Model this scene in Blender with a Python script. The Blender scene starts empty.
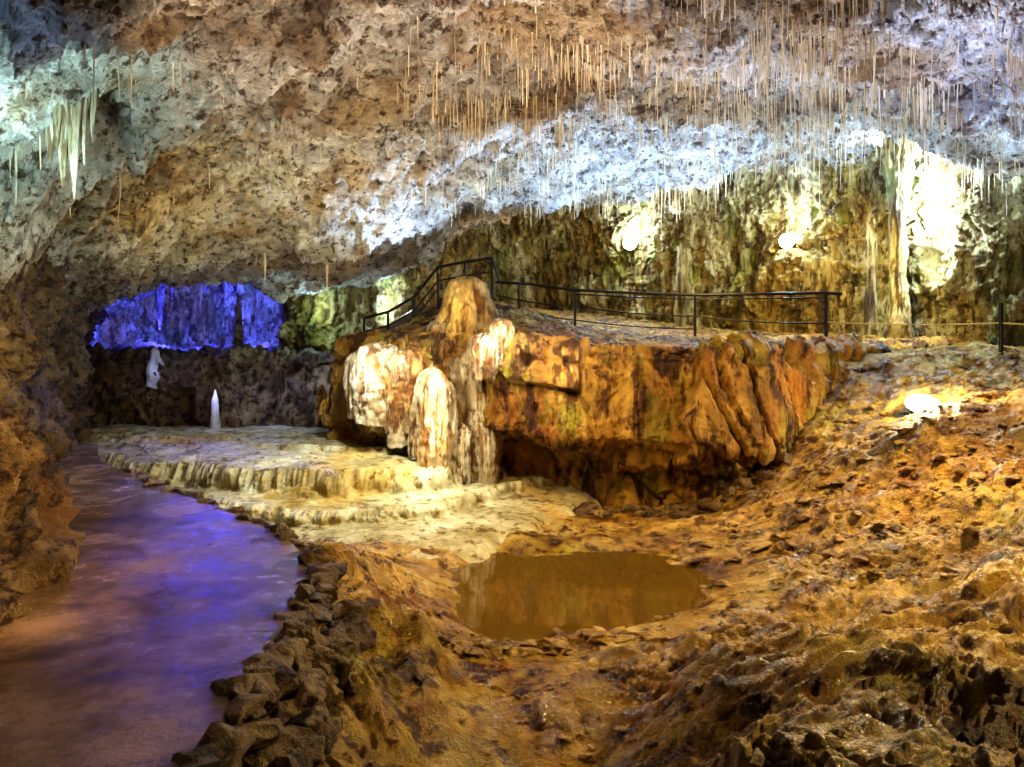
import bpy, bmesh, math
import numpy as np
from mathutils import Vector, Matrix
rng = np.random.default_rng(7)
F = 740.0
def S(b, e, d):
    """back-projection from the eye point: pixel column, pixel row and depth -> metres (x right, y forward, z up)"""
    return ((b-512.0)/F*d, d, (350.0-e)/F*d)

# ---------------------------------------------------------------- noise
perm = rng.permutation(256); perm = np.concatenate([perm, perm])
G = rng.normal(size=(256,3)); G /= np.linalg.norm(G,axis=1)[:,None]
def pn(p):
    i = np.floor(p).astype(np.int64); f = p-i
    u = f*f*f*(f*(f*6-15)+10); i &= 255
    out = np.zeros(len(p)); 
    for a in (0,1):
        wa = u[:,0] if a else 1-u[:,0]
        pa = perm[(i[:,0]+a)&255]
        for b in (0,1):
            wb = u[:,1] if b else 1-u[:,1]
            pb = perm[(pa+i[:,1]+b)&255]
            for c in (0,1):
                wc = u[:,2] if c else 1-u[:,2]
                g = G[perm[(pb+i[:,2]+c)&255]]
                out += wa*wb*wc*(g[:,0]*(f[:,0]-a)+g[:,1]*(f[:,1]-b)+g[:,2]*(f[:,2]-c))
    return out*1.5
def fbm(p, o=4, lac=2.03, gain=.5):
    s=0; a=1.; q=p.copy()
    for k in range(o):
        s = s+a*pn(q); q = q*lac+17.3; a*=gain
    return s
def ridged(p, o=4, gain=.5):
    s=0; a=1.; q=p.copy()
    for k in range(o):
        s = s+a*(1-2*np.abs(pn(q))); q=q*2.07+9.1; a*=gain
    return s
def worley(p):
    i = np.floor(p).astype(np.int64); f=p-i
    f1=np.full(len(p),9.); f2=np.full(len(p),9.); cid=np.zeros(len(p),dtype=np.int64)
    for a in (-1,0,1):
        for b in (-1,0,1):
            for c in (-1,0,1):
                h = perm[(perm[(perm[(i[:,0]+a)&255]+i[:,1]+b)&255]+i[:,2]+c)&255]
                o = G[h]*.42+.5
                dd=(a+o[:,0]-f[:,0])**2+(b+o[:,1]-f[:,1])**2+(c+o[:,2]-f[:,2])**2
                m=dd<f1
                f2=np.where(m,f1,np.minimum(f2,dd)); cid=np.where(m,h,cid); f1=np.where(m,dd,f1)
    return np.sqrt(f1),np.sqrt(f2),cid/255.
def warp(p,s,a): return p+a*np.stack([pn(p*s),pn(p*s+5.2),pn(p*s+11.7)],1)
def sst(a,b,x):
    t=np.clip((x-a)/(b-a),0,1); return t*t*(3-2*t)
def terr(h,k,w=.35):
    t=h*k; fl=np.floor(t); fr=t-fl
    return (fl+sst(1-w,1,fr)+.15*fr)/k

class RBF:
    def __init__(s, pts, lam=1e-3):
        P=np.array(pts,float); s.X=P[:,:2]; n=len(P)
        K=s.k(np.linalg.norm(s.X[:,None]-s.X[None],axis=2))+lam*np.eye(n)
        A=np.zeros((n+3,n+3)); A[:n,:n]=K; A[:n,n]=1; A[:n,n+1:]=s.X; A[n,:n]=1; A[n+1:,:n]=s.X.T
        s.w=np.linalg.solve(A,np.concatenate([P[:,2],[0,0,0]]))
    def k(s,r): return r
    def __call__(s,x,y):
        sh=x.shape; q=np.stack([x.ravel(),y.ravel()],1); out=np.zeros(len(q)); n=len(s.X)
        for j in range(n):
            out+=s.w[j]*np.hypot(q[:,0]-s.X[j,0],q[:,1]-s.X[j,1])
        out+=s.w[n]+q@s.w[n+1:]
        return out.reshape(sh)

# ---------------------------------------------------------------- mesh helpers
def link(ob): bpy.context.scene.collection.objects.link(ob); return ob
def mesh_np(name, V, Fq, mat, smooth=True, attrs=None):
    me=bpy.data.meshes.new(name); V=np.asarray(V,np.float32); Fq=np.asarray(Fq,np.int32)
    k=Fq.shape[1]
    me.vertices.add(len(V)); me.vertices.foreach_set('co',V.ravel())
    me.loops.add(Fq.size); me.loops.foreach_set('vertex_index',Fq.ravel())
    me.polygons.add(len(Fq)); me.polygons.foreach_set('loop_start',np.arange(0,Fq.size,k,dtype=np.int32))
    me.polygons.foreach_set('loop_total',np.full(len(Fq),k,np.int32))
    me.polygons.foreach_set('use_smooth',np.full(len(Fq),smooth))
    me.update(calc_edges=True)
    if attrs:
        for n,a in attrs.items():
            at=me.attributes.new(n,'FLOAT','POINT'); at.data.foreach_set('value',np.asarray(a,np.float32).ravel())
    me.materials.append(mat); me.validate()
    return link(bpy.data.objects.new(name,me))
def gridF(nu,nv,wrap=False):
    idx=np.arange(nu*nv).reshape(nu,nv)
    if wrap: idx=np.concatenate([idx,idx[:1]],0)
    a=idx[:-1,:-1].ravel();b=idx[1:,:-1].ravel();c=idx[1:,1:].ravel();d=idx[:-1,1:].ravel()
    return np.stack([a,b,c,d],1)
def normals(P):
    du=np.gradient(P,axis=0); dv=np.gradient(P,axis=1); n=np.cross(du,dv)
    return n/(np.linalg.norm(n,axis=2,keepdims=True)+1e-9)
def curve_pts(pts,n,sm=.03):
    P=np.array(pts,float); 
    seg=np.linalg.norm(np.diff(P[:,:2],axis=0),axis=1); t=np.concatenate([[0],np.cumsum(seg)])
    tt=np.linspace(0,t[-1],n); C=np.stack([np.interp(tt,t,P[:,k]) for k in range(P.shape[1])],1)
    w=max(3,int(n*sm)); ker=np.hanning(2*w+1); ker/=ker.sum()
    out=C.copy()
    for k in range(C.shape[1]):
        pad=np.concatenate([2*C[0,k]-C[1:w+1,k][::-1],C[:,k],2*C[-1,k]-C[-w-1:-1,k][::-1]])
        out[:,k]=np.convolve(pad,ker,'valid')
    return out

# ---------------------------------------------------------------- materials
def newmat(name):
    m=bpy.data.materials.new(name); m.use_nodes=True; nt=m.node_tree
    b=nt.nodes['Principled BSDF']; return m,nt,b
def rock(name, stops, scale=1.5, stain=None, stain_scale=.5, rough=(.75,.95), bump=.5, crack=3., stretch=(1,1,1), fine=14., wet=None, bd=.04, pit_shade=None, streak=None, spec=.5):
    m,nt,b=newmat(name); N=nt.nodes; L=nt.links
    b.inputs['Specular IOR Level'].default_value=spec
    tc=N.new('ShaderNodeTexCoord'); mp=N.new('ShaderNodeMapping'); L.new(tc.outputs['Object'],mp.inputs[0]); mp.inputs['Scale'].default_value=stretch
    n1=N.new('ShaderNodeTexNoise'); n1.inputs['Scale'].default_value=scale; n1.inputs['Detail'].default_value=12; n1.inputs['Roughness'].default_value=.68; n1.inputs['Distortion'].default_value=.4
    L.new(mp.outputs[0],n1.inputs['Vector'])
    r=N.new('ShaderNodeValToRGB'); L.new(n1.outputs['Fac'],r.inputs[0])
    el=r.color_ramp.elements
    while len(el)<len(stops): el.new(.5)
    for e,(p,c) in zip(el,stops): e.position=p; e.color=(*c,1)
    col=r.outputs[0]
    def mul(fac,c):
        nonlocal col
        mx=N.new('ShaderNodeMix'); mx.data_type='RGBA'; mx.blend_type='MULTIPLY'
        L.new(fac,mx.inputs[0]); L.new(col,mx.inputs[6]); mx.inputs[7].default_value=(*c,1); col=mx.outputs[2]
    def mrange(src,lo,hi):
        mr=N.new('ShaderNodeMapRange'); mr.interpolation_type='SMOOTHSTEP'; mr.inputs['From Min'].default_value=lo; mr.inputs['From Max'].default_value=hi
        L.new(src,mr.inputs['Value']); return mr.outputs[0]
    def noise(sc,de=6,ro=.6,vec=None):
        n=N.new('ShaderNodeTexNoise'); n.inputs['Scale'].default_value=sc; n.inputs['Detail'].default_value=de; n.inputs['Roughness'].default_value=ro
        L.new(vec or mp.outputs[0],n.inputs['Vector']); return n
    for k,(lo,hi,c) in enumerate(stain or []):
        mul(mrange(noise(stain_scale*(1 if k==0 else 2.7)).outputs['Fac'],lo,hi),c)
    if streak:
        m2=N.new('ShaderNodeMapping'); L.new(tc.outputs['Object'],m2.inputs[0]); m2.inputs['Scale'].default_value=(streak[0],streak[0],streak[0]*.12)
        mul(mrange(noise(1,7,.65,m2.outputs[0]).outputs['Fac'],streak[1],streak[2]),streak[3])
    nf=noise(fine,9,.72)
    pn_=noise((pit_shade[0] if pit_shade else fine*.4),8,.7)
    if pit_shade: mul(mrange(pn_.outputs['Fac'],pit_shade[2],pit_shade[1]),pit_shade[3])  # crevice shade painted into base colour, at the low spots of the bump
    L.new(col,b.inputs['Base Color'])
    v=N.new('ShaderNodeTexVoronoi'); v.feature='DISTANCE_TO_EDGE'; v.inputs['Scale'].default_value=crack
    nd=N.new('ShaderNodeVectorMath'); nd.operation='MULTIPLY_ADD'; L.new(n1.outputs['Color'],nd.inputs[0]); nd.inputs[1].default_value=(.8,.8,.8); L.new(mp.outputs[0],nd.inputs[2])
    L.new(nd.outputs[0],v.inputs['Vector'])
    vr=N.new('ShaderNodeMapRange'); L.new(v.outputs['Distance'],vr.inputs['Value']); vr.inputs['From Max'].default_value=.1
    a=N.new('ShaderNodeMath'); a.operation='MULTIPLY_ADD'; L.new(vr.outputs[0],a.inputs[0]); a.inputs[1].default_value=.25; L.new(nf.outputs['Fac'],a.inputs[2])
    a2=N.new('ShaderNodeMath'); a2.operation='MULTIPLY_ADD'; L.new(pn_.outputs['Fac'],a2.inputs[0]); a2.inputs[1].default_value=1.6; L.new(a.outputs[0],a2.inputs[2])
    bp=N.new('ShaderNodeBump'); bp.inputs['Strength'].default_value=bump; bp.inputs['Distance'].default_value=bd; L.new(a2.outputs[0],bp.inputs['Height']); L.new(bp.outputs[0],b.inputs['Normal'])
    rr=N.new('ShaderNodeMapRange'); L.new(n1.outputs['Fac'],rr.inputs['Value']); rr.inputs['From Min'].default_value=.3; rr.inputs['From Max'].default_value=.7
    rr.inputs['To Min'].default_value=rough[0]; rr.inputs['To Max'].default_value=rough[1]
    if wet:
        at=N.new('ShaderNodeAttribute'); at.attribute_name='wet'
        mx=N.new('ShaderNodeMix'); mx.data_type='FLOAT'; L.new(at.outputs['Fac'],mx.inputs[0]); L.new(rr.outputs[0],mx.inputs[2]); mx.inputs[3].default_value=wet
        L.new(mx.outputs[0],b.inputs['Roughness'])
    else: L.new(rr.outputs[0],b.inputs['Roughness'])
    return m
def plain(name,c,rough=.5,metal=0,emit=None,es=0):
    m,nt,b=newmat(name); N=nt.nodes; L=nt.links
    n=N.new('ShaderNodeTexNoise'); n.inputs['Scale'].default_value=20; n.inputs['Detail'].default_value=5
    r=N.new('ShaderNodeValToRGB'); r.color_ramp.elements[0].color=(*[k*.6 for k in c],1); r.color_ramp.elements[1].color=(*[min(1,k*1.3) for k in c],1)
    L.new(n.outputs['Fac'],r.inputs[0]); L.new(r.outputs[0],b.inputs['Base Color'])
    b.inputs['Roughness'].default_value=rough; b.inputs['Metallic'].default_value=metal
    if emit: b.inputs['Emission Color'].default_value=(*emit,1); b.inputs['Emission Strength'].default_value=es
    return m
M_floor=rock('ochre_clay_rock',[(.3,(.08,.038,.005)),(.43,(.40,.22,.035)),(.54,(.66,.42,.09)),(.7,(.9,.74,.38))],1.3,
   stain=[(.5,.62,(.75,.82,.45)),(.52,.66,(.6,.4,.25))],stain_scale=.7,rough=(.3,.75),bump=1.,crack=5,fine=13,wet=.12,bd=.075,pit_shade=(4.5,.39,.50,(.2,.11,.055)))
M_ceil=rock('limestone_ceiling',[(.3,(.20,.155,.115)),(.42,(.53,.47,.40)),(.54,(.82,.78,.71)),(.68,(.96,.95,.93))],1.6,
   stain=[(.48,.62,(.78,.62,.40)),(.5,.65,(.68,.55,.42))],stain_scale=.45,rough=(.5,.9),bump=1.,crack=3.5,fine=12,bd=.14,pit_shade=(6.5,.38,.50,(.2,.13,.08)),stretch=(.8,1.2,1.3))
M_wall=rock('flowstone_wall',[(.3,(.11,.08,.02)),(.44,(.38,.3,.11)),(.56,(.66,.56,.28)),(.7,(.9,.85,.65))],1.8,
   stain=[(.45,.6,(.8,.62,.25)),(.5,.65,(.6,.75,.42))],stain_scale=.6,rough=(.35,.8),bump=1.,crack=2.5,stretch=(1,1,.35),fine=12,bd=.10,pit_shade=(7,.38,.50,(.3,.21,.1)),streak=(5.0,.49,.60,(.3,.21,.1)))
M_cliff=rock('iron_stained_cliff',[(.3,(.11,.05,.007)),(.44,(.42,.23,.035)),(.56,(.66,.42,.09)),(.7,(.85,.68,.28))],1.2,
   stain=[(.5,.6,(.62,.38,.16)),(.52,.64,(.72,.98,.5))],stain_scale=.6,rough=(.28,.65),bump=1.,crack=1.6,stretch=(1,1,.5),fine=9,bd=.08,pit_shade=(3.2,.38,.49,(.22,.12,.06)),streak=(2.8,.49,.59,(.2,.12,.06)))
M_flow=rock('pale_flowstone',[(.28,(.14,.08,.03)),(.43,(.46,.34,.17)),(.55,(.74,.64,.44)),(.7,(.92,.88,.78))],2.0,
   stain=[(.48,.6,(.8,.55,.22))],stain_scale=1.0,rough=(.2,.6),bump=.9,crack=4,stretch=(1,1,.5),fine=14,bd=.05,pit_shade=(6,.4,.5,(.3,.18,.08)),streak=(5,.5,.6,(.5,.3,.12)))
M_gour=rock('travertine',[(.3,(.24,.19,.08)),(.45,(.48,.42,.22)),(.57,(.7,.66,.44)),(.7,(.92,.92,.82))],1.2,
   stain=[(.48,.64,(.78,.58,.24))],stain_scale=.6,rough=(.06,.30),bump=.8,crack=6,fine=16,bd=.035,pit_shade=(6,.38,.48,(.38,.27,.13)))
M_dark=rock('dark_rock',[(.3,(.02,.012,.008)),(.45,(.10,.06,.035)),(.6,(.28,.18,.1)),(.75,(.5,.38,.25))],1.8,rough=(.45,.85),bump=1.,crack=3,fine=10,bd=.08,pit_shade=(5,.42,.52,(.3,.2,.15)))
M_brown=rock('brown_limestone',[(.3,(.05,.03,.01)),(.45,(.26,.16,.065)),(.57,(.48,.33,.14)),(.7,(.72,.56,.32))],2.0,
   stain=[(.5,.62,(.65,.48,.3))],rough=(.35,.8),bump=1.,crack=4,fine=12,bd=.10,pit_shade=(6,.40,.51,(.2,.13,.08)))
M_straw=rock('straw_calcite',[(.3,(.28,.17,.07)),(.5,(.6,.47,.27)),(.7,(.9,.84,.7))],1.4,rough=(.3,.6),bump=.2,fine=30,bd=.01)
M_metal=plain('rail_metal',(.03,.025,.025),.45,.7)
M_case=plain('lamp_housing',(.05,.05,.05),.5,.5)

m,nt,b=newmat('wet_concrete'); N=nt.nodes; L=nt.links
tc=N.new('ShaderNodeTexCoord')
n1=N.new('ShaderNodeTexNoise'); n1.inputs['Scale'].default_value=1.5; n1.inputs['Detail'].default_value=11; n1.inputs['Roughness'].default_value=.7; L.new(tc.outputs['Object'],n1.inputs['Vector'])
r=N.new('ShaderNodeValToRGB'); r.color_ramp.elements[0].position=.36; r.color_ramp.elements[0].color=(.05,.03,.02,1); r.color_ramp.elements[1].position=.64; r.color_ramp.elements[1].color=(.34,.22,.14,1)
L.new(n1.outputs['Fac'],r.inputs[0]); L.new(r.outputs[0],b.inputs['Base Color'])
mr=N.new('ShaderNodeMapRange'); L.new(n1.outputs['Fac'],mr.inputs['Value']); mr.inputs['From Min'].default_value=.44; mr.inputs['From Max'].default_value=.56; mr.inputs['To Min'].default_value=.04; mr.inputs['To Max'].default_value=.32
L.new(mr.outputs[0],b.inputs['Roughness'])
n2=N.new('ShaderNodeTexNoise'); n2.inputs['Scale'].default_value=9; n2.inputs['Detail'].default_value=9; n2.inputs['Roughness'].default_value=.7; L.new(tc.outputs['Object'],n2.inputs['Vector'])
bp=N.new('ShaderNodeBump'); bp.inputs['Strength'].default_value=.5; bp.inputs['Distance'].default_value=.022; L.new(n2.outputs['Fac'],bp.inputs['Height']); L.new(bp.outputs[0],b.inputs['Normal'])
M_path=m
m,nt,b=newmat('murky_water'); N=nt.nodes; L=nt.links
b.inputs['Base Color'].default_value=(.12,.07,.012,1); b.inputs['Roughness'].default_value=.02; b.inputs['IOR'].default_value=1.5
tc=N.new('ShaderNodeTexCoord'); n2=N.new('ShaderNodeTexNoise'); n2.inputs['Scale'].default_value=6; L.new(tc.outputs['Object'],n2.inputs['Vector'])
bp=N.new('ShaderNodeBump'); bp.inputs['Strength'].default_value=.10; bp.inputs['Distance'].default_value=.008; L.new(n2.outputs['Fac'],bp.inputs['Height']); L.new(bp.outputs[0],b.inputs['Normal'])
M_water=m

# walkway plan curves
R=curve_pts([(-1.2,.3),(-1.22,2),(-1.27,3),(-1.40,4.3),(-1.46,5.7),(-2.25,7.0),(-3.1,7.9),(-4.2,9.0),(-5.4,10.3),(-6.4,11.5),(-7.4,13.2)],300,.02)
Lf=curve_pts([(-3.6,.3),(-3.4,2),(-3.2,3),(-3.1,4.2),(-3.6,5.2),(-4.6,6.8),(-5.3,7.8),(-5.9,9),(-6.6,10.3),(-7.3,11.6),(-8.0,13.2)],300)

# ---------------------------------------------------------------- FLOOR
fp=[S(430,767,4.4),S(520,767,4.4),S(600,760,4.5),S(450,680,5.4),S(520,690,5.2),S(500,650,6.0),(0.3,2,-2.45),(0.3,3.2,-2.48),
 (-.2,6.0,-2.40),(.4,6.0,-2.40),(.9,6.15,-2.38),
 (-.2,6.9,-2.68),(.5,6.8,-2.68),(1.0,7.2,-2.7),(.3,7.8,-2.68),(1.1,8,-2.68),(1.6,7.6,-2.62),(-.1,8.3,-2.62),(.8,8.5,-2.6),
 (-.8,7.5,-2.34),(-.8,8.5,-2.36),(.2,9.1,-2.4),(1.2,9.1,-2.4),(2.2,8.2,-2.38),(1.6,6.7,-2.36),
 S(560,530,9.9),S(680,535,9.5),S(470,520,10.2),S(440,500,11.2),S(600,510,11.2),S(700,515,10.6),
 (-1.0,9.5,-2.36),(-2.2,8.9,-2.34),(-1.6,7.9,-2.26),(-3.4,9.2,-2.3),
 (-1.1,6.8,-2.04),(-.75,6.0,-2.1),(-1.0,5.2,-2.0),(-.8,4.6,-2.15),(-.95,3.9,-2.1),(-.6,3.4,-2.4),(-1.2,4.5,-1.85),(-1.15,3,-1.85),(-.9,2,-2.1),(-1.35,5.6,-1.86),(-2.0,7.3,-2.15),
 S(1024,767,3.2),S(800,767,3.3),S(640,767,4.0),S(700,690,4.6),S(850,660,4.6),S(600,690,5.0),S(690,640,5.8),S(800,590,6.8),S(950,620,5.3),
 S(700,570,8.2),S(760,540,8.7),S(850,500,8.8),S(1000,520,7.5),S(922,425,9.5),S(1024,430,8.8),S(1000,370,11.5),S(850,420,11.3),S(880,375,12.5),S(800,460,11),S(725,508,10.7),
 S(835,356,13.5),S(960,350,14),(2.5,2,-1.75),(4,3,-1.5),(5.5,6,-1.2),(8,7,-.6),(11,5,-.5),(11,12,.1),(8,16,.1),(7,18,.1),(12,20,.1),(6,2,-1.4),
 (-2.2,4,-1.9),(-2.0,2,-1.95),(-3.5,6.5,-1.95),(-5,8.5,-1.95),(-6.3,11,-2),(-4.5,4,-1.8),(-8,14,-2),(-6,5,-1.5),(-9,9,-1.5),(-3,12,-2.5),(-5,14,-2.5),(0,14,-2.6),(2,13,-2.7),(3.2,13,-2.6),(2.5,18,-2.6),(-2,20,-2.6),(-9,20,-2.6),(-12,16,-2),(4.2,12.3,-1.4),(1.5,1.2,-1.9),(-.3,1,-2.2)]
floorf=RBF(fp,2e-2)
nu,nv=860,840
tt=np.linspace(-1.35,1.35,nu); dd=np.geomspace(1.3,23,nv)
T,D=np.meshgrid(tt,dd,indexing='ij'); X=T*D; Y=D.copy(); Z=floorf(X,Y)
P=np.stack([X,Y,Z],2); p=P.reshape(-1,3)
xr=np.interp(Y,R[:,1],R[:,0]); xl=np.interp(Y,Lf[:,1],Lf[:,0])
inpath=((X<xr-.05)&(X>xl+.05)&(Y<13)).ravel()
rough=(sst(-2.42,-2.1,Z)*.85+.15).ravel()
rough*=np.where(p[:,0]>.8,.85-.35*sst(5.0,7.0,p[:,1]),1)
q=warp(p,1.2,.3)
w1,w2,wc=worley(q*np.array([1.7,2.0,2.])); v1,v2,vc=worley(q*np.array([5.,6,5.]))
dz = .20*fbm(q*.9,3)+ .15*(terr(fbm(q*np.array([1.1,1.5,1.]),4,gain=.55),3.2,.20)) + .05*ridged(q*1.6,4,.55)-.03 + .028*ridged(q*5,3,.6)-.014+.012*fbm(q*12,3,gain=.7)
dz += (wc-.5)*.10*sst(.0,.12,w2-w1)+(vc-.5)*.045*sst(0,.12,v2-v1)
dz *= rough
dz += .015*fbm(q*5,3)+ .06*fbm(q*1.6,3)*(1-rough)
dz[Z.ravel()<-2.54] *= .3
dz[inpath]=np.minimum(dz[inpath],0)-.25
wet=(1-sst(-2.4,-2.15,Z.ravel()))*sst(-.15,.25,fbm(q*1.1,2)) 
wet=np.maximum(wet,.9*sst(-1.6,-.4,-X.ravel())*sst(7.5,8.6,Y.ravel()))
wet=np.maximum(wet,.7*sst(0,.5,fbm(q*1.5+9,3)))
P=(p+np.stack([.5*dz*pn(q*3+3),.5*dz*pn(q*3+9),dz],1))
floor_grid=P.reshape(nu,nv,3)
mesh_np('floor',P,gridF(nu,nv),M_floor,True,{'wet':wet})
def gz(grid,x,y):
    t=x/y; i=int(round((t+1.35)/2.7*(nu-1))); j=int(round(math.log(y/1.3)/math.log(23/1.3)*(nv-1)))
    i=min(max(i,0),nu-1); j=min(max(j,0),nv-1); return grid[i,j,2]

# ---------------------------------------------------------------- CEILING
cp=[S(0,0,6),S(200,0,6.5),S(500,0,7.5),S(800,0,8),S(1024,0,8),(-4,3,2.4),(0,3,3.2),(4,3,3.5),(8,4,3.7),(0,0,3),(-4,0,2.3),(5,0,3.3),
 S(100,100,8.3),S(300,100,9.5),S(500,100,11),S(700,100,12.5),S(900,100,12),S(1024,120,11),
 S(80,200,10),S(250,200,12),S(400,220,13.2),S(600,195,16.3),S(650,205,16.3),S(750,165,16.5),S(450,165,13),S(560,140,13.5),S(660,160,15),S(900,130,14),S(1010,160,13),
 S(30,250,9.3),S(0,200,7.8),S(90,272,12.5),S(300,262,15),S(420,228,15.5),S(200,258,14.5),S(500,198,16.2),
 S(80,350,17),S(88,318,17),S(104,297,17),S(136,280,17),S(180,270,17),S(225,271,17),S(262,281,17),S(285,298,17),S(330,284,16.6),S(390,277,17),S(430,255,17),S(460,220,17),S(520,198,17.2),S(590,192,17.2),
 (-9,19.5,2.6),(-7,20,2.9),(-5.5,20,2.3),(-3.5,20,2.2),(-1.5,20,3.6),(1,20,4.9),(3.2,19.5,4.8),(5,18,4.8),(8,15.5,4.2),(11,12,3.6),(12,8,3.2),(12,18,4),(-12,20,1),(-12,14,.3),(-9,10,.5),(-7,7,.9),(-6.5,4,1.4),(-8,22,2.2),(2,23,4)]
ceilf=RBF(cp,1e-2)
cnu,cnv=920,860
tt=np.linspace(-1.35,1.35,cnu); dd=np.geomspace(1.6,24,cnv)
T,D=np.meshgrid(tt,dd,indexing='ij'); X=T*D; Y=D.copy(); Z=ceilf(X,Y)
p=np.stack([X,Y,Z],2).reshape(-1,3); q=warp(p,.8,.4)
h=.40*terr(fbm(q*np.array([.35,.7,.5]),3),3.5,.10)+.28*terr(fbm(q*np.array([.9,1.8,1.]),4,gain=.6),3.0,.15)+.07*ridged(q*1.6,4,.6)+.045*ridged(q*5,3,.65)+.015*fbm(q*11,3,gain=.7)
w1,w2,wc=worley(q*np.array([1.3,2.4,2.])); v1,v2,vc=worley(q*np.array([3.6,6,5]))
h+= (wc-.5)*.24*sst(.0,.1,w2-w1)+(vc-.5)*.11*sst(0,.1,v2-v1)
far=1-.45*sst(14,17,p[:,1])*(p[:,0]<-2)
p=p+np.stack([.35*h*pn(q*2),.35*h*pn(q*2+4)-.3*h,-h*far],1)
ceil_grid=p.reshape(cnu,cnv,3)
mesh_np('ceiling',p,gridF(cnu,cnv)[:,::-1],M_ceil)

# ---------------------------------------------------------------- swept wall helper
def sheet(name,plan,zprof,mat,nu,nv,amp=.2,flute=.0,block=.1,scale=1.,side=1,sm=.03):
    C=curve_pts(plan,nu,sm); t=np.linspace(0,1,nv)
    tz=np.interp(t,np.linspace(0,1,len(zprof)),[a for a,_ in zprof]); to=np.interp(t,np.linspace(0,1,len(zprof)),[o for _,o in zprof])
    tan=np.gradient(C[:,:2],axis=0); tan/=np.linalg.norm(tan,axis=1)[:,None]; nn=np.stack([tan[:,1],-tan[:,0]],1)*side
    P=np.zeros((nu,nv,3)); P[:,:,0]=C[:,0:1]+nn[:,0:1]*to; P[:,:,1]=C[:,1:2]+nn[:,1:2]*to; P[:,:,2]=tz
    n=normals(P).reshape(-1,3)
    p=P.reshape(-1,3); q=warp(p*scale,.9,.3)
    ref=np.repeat(np.stack([nn[:,0],nn[:,1],0*nn[:,0]],1)[:,None],nv,1).reshape(-1,3)
    sg=np.sign((n*ref).sum(1)); sg[sg==0]=1; n=n*np.median(sg)
    h=amp*(fbm(q*.6,3)+.5*terr(fbm(q*np.array([1,1,1.8]),4),3,.3))+.25*amp*ridged(q*2.2,4,.6)+.03*ridged(q*6,3,.65)
    if flute: 
        qf=q*np.array([3.0,3.0,.32]); h+=flute*ridged(qf,4,.6)*(.35+.65*sst(-.3,.3,fbm(q*.5,2)))
    if block:
        w1,w2,wc=worley(q*np.array([1.5,1.5,.9])+.3*pn(q)[:,None]); h+=(wc-.5)*block*sst(0,.1,w2-w1)-block*.4*(1-sst(0,.08,w2-w1))
    return mesh_np(name,p+n*h[:,None],gridF(nu,nv),mat)

sheet('wall_back',[(-11.4,19.5),(-10.8,22),(-6.6,22.0),(-5.7,20.4),(-5.35,18.0),(-4.6,17.3),(-3.4,17.6),(-2.9,19.8),(-1.2,22.2),(1.2,22.6),(3.2,20.4),(6,18.4),(8.2,16.2),(9.7,14),(10.9,11.5)],[(-2.7,0),(.3,0),(2.4,.15),(3.6,.5),(5.6,1.2)],M_wall,1000,340,.30,.18,.16,sm=.018)
sheet('wall_right',[(10.3,12.6),(11.2,10),(11.6,7),(11.5,2),(10.5,-1.5)],[(-2.7,0),(2,.1),(4.5,.9)],M_wall,300,150,.3,.06,.1)
sheet('wall_left',[(-5.9,-.5),(-5.9,3),(-5.9,5),(-6.2,7.4),(-6.5,9.0),(-7.3,11.4),(-8.5,14.2),(-9.75,16.6),(-11.2,19.5)],[(-2.3,-.2),(-1.6,.1),(0,0),(.9,.1),(2.4,.45)],M_brown,560,260,.26,.03,.24)

# ---------------------------------------------------------------- ROCK LEDGE
tops=RBF([(-3,13,0.1),(-1.3,12,.15),(-.3,11.8,0.05),(1,11.7,-.02),(3,11.4,-.03),(4.6,12,0.02),(6.5,13.6,.06),
  S(365,345,15.5),S(400,335,15.5),S(440,303,15.5),S(490,303,15.5),S(470,330,13.2),S(575,332,16),S(695,340,15),S(826,346,14),(8.5,13,.06),(3,18,.6),(-1,18,1.1),(6,17,.3),(-4,18,.1),(1,20,1),(5,19,.5),(-2.2,17,.9)],1e-2)
nu2=820
C=curve_pts([(-3.4,13.6),(-2.6,12.7),(-1.9,12.2),(-1.1,12.0),(0,11.65),(1.3,11.2),(2.5,10.95),(3.5,11.25),(4.6,11.9),(5.6,12.9),(7.2,14),(9,14.5)],nu2)
prof=[(-2.9,.85),(-2.3,.95),(-2.0,1.0),(-1.75,.9),(-1.45,.2),(-1.3,-.08),(-1.0,-.06),(-.6,.02),(-.25,.08),(-.08,.15),(0,.35)]
nf=270; nt_=170
tz=np.interp(np.linspace(0,1,nf),np.linspace(0,1,len(prof)),[a for a,_ in prof]); to=np.interp(np.linspace(0,1,nf),np.linspace(0,1,len(prof)),[o for _,o in prof])
tan=np.gradient(C,axis=0); tan/=np.linalg.norm(tan,axis=1)[:,None]; nn=np.stack([-tan[:,1],tan[:,0]],1)
und=.25+.75*sst(-1.6,-.6,C[:,0])*(1-sst(2.3,3.4,C[:,0]))
to2=to[None,:]*np.where(tz[None,:]<-1.35,und[:,None],1)
zoff=np.interp(C[:,0],[-3,-1,0,2.4,3.6,5],[-.1,0,.05,-.25,-.6,-.8])[:,None]*np.exp(-((tz+1.5)/.35)**2)[None,:]
P=np.zeros((nu2,nf+nt_,3))
P[:,:nf,0]=C[:,0:1]+nn[:,0:1]*to2; P[:,:nf,1]=C[:,1:2]+nn[:,1:2]*to2; P[:,:nf,2]=tz[None,:]+zoff*.5
topz=tops(P[:,nf-1,0],P[:,nf-1,1]); P[:,:nf,2]+=(topz[:,None])*sst(-1.,0,tz)[None,:]
s=np.linspace(0,1,nt_+1)[1:]**1.3
bx=np.linspace(-4.2,9.5,nu2); by=np.full(nu2,22.8)
P[:,nf:,0]=P[:,nf-1,0][:,None]*(1-s)+bx[:,None]*s; P[:,nf:,1]=P[:,nf-1,1][:,None]*(1-s)+by[:,None]*s
P[:,nf:,2]=tops(P[:,nf:,0],P[:,nf:,1])
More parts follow.
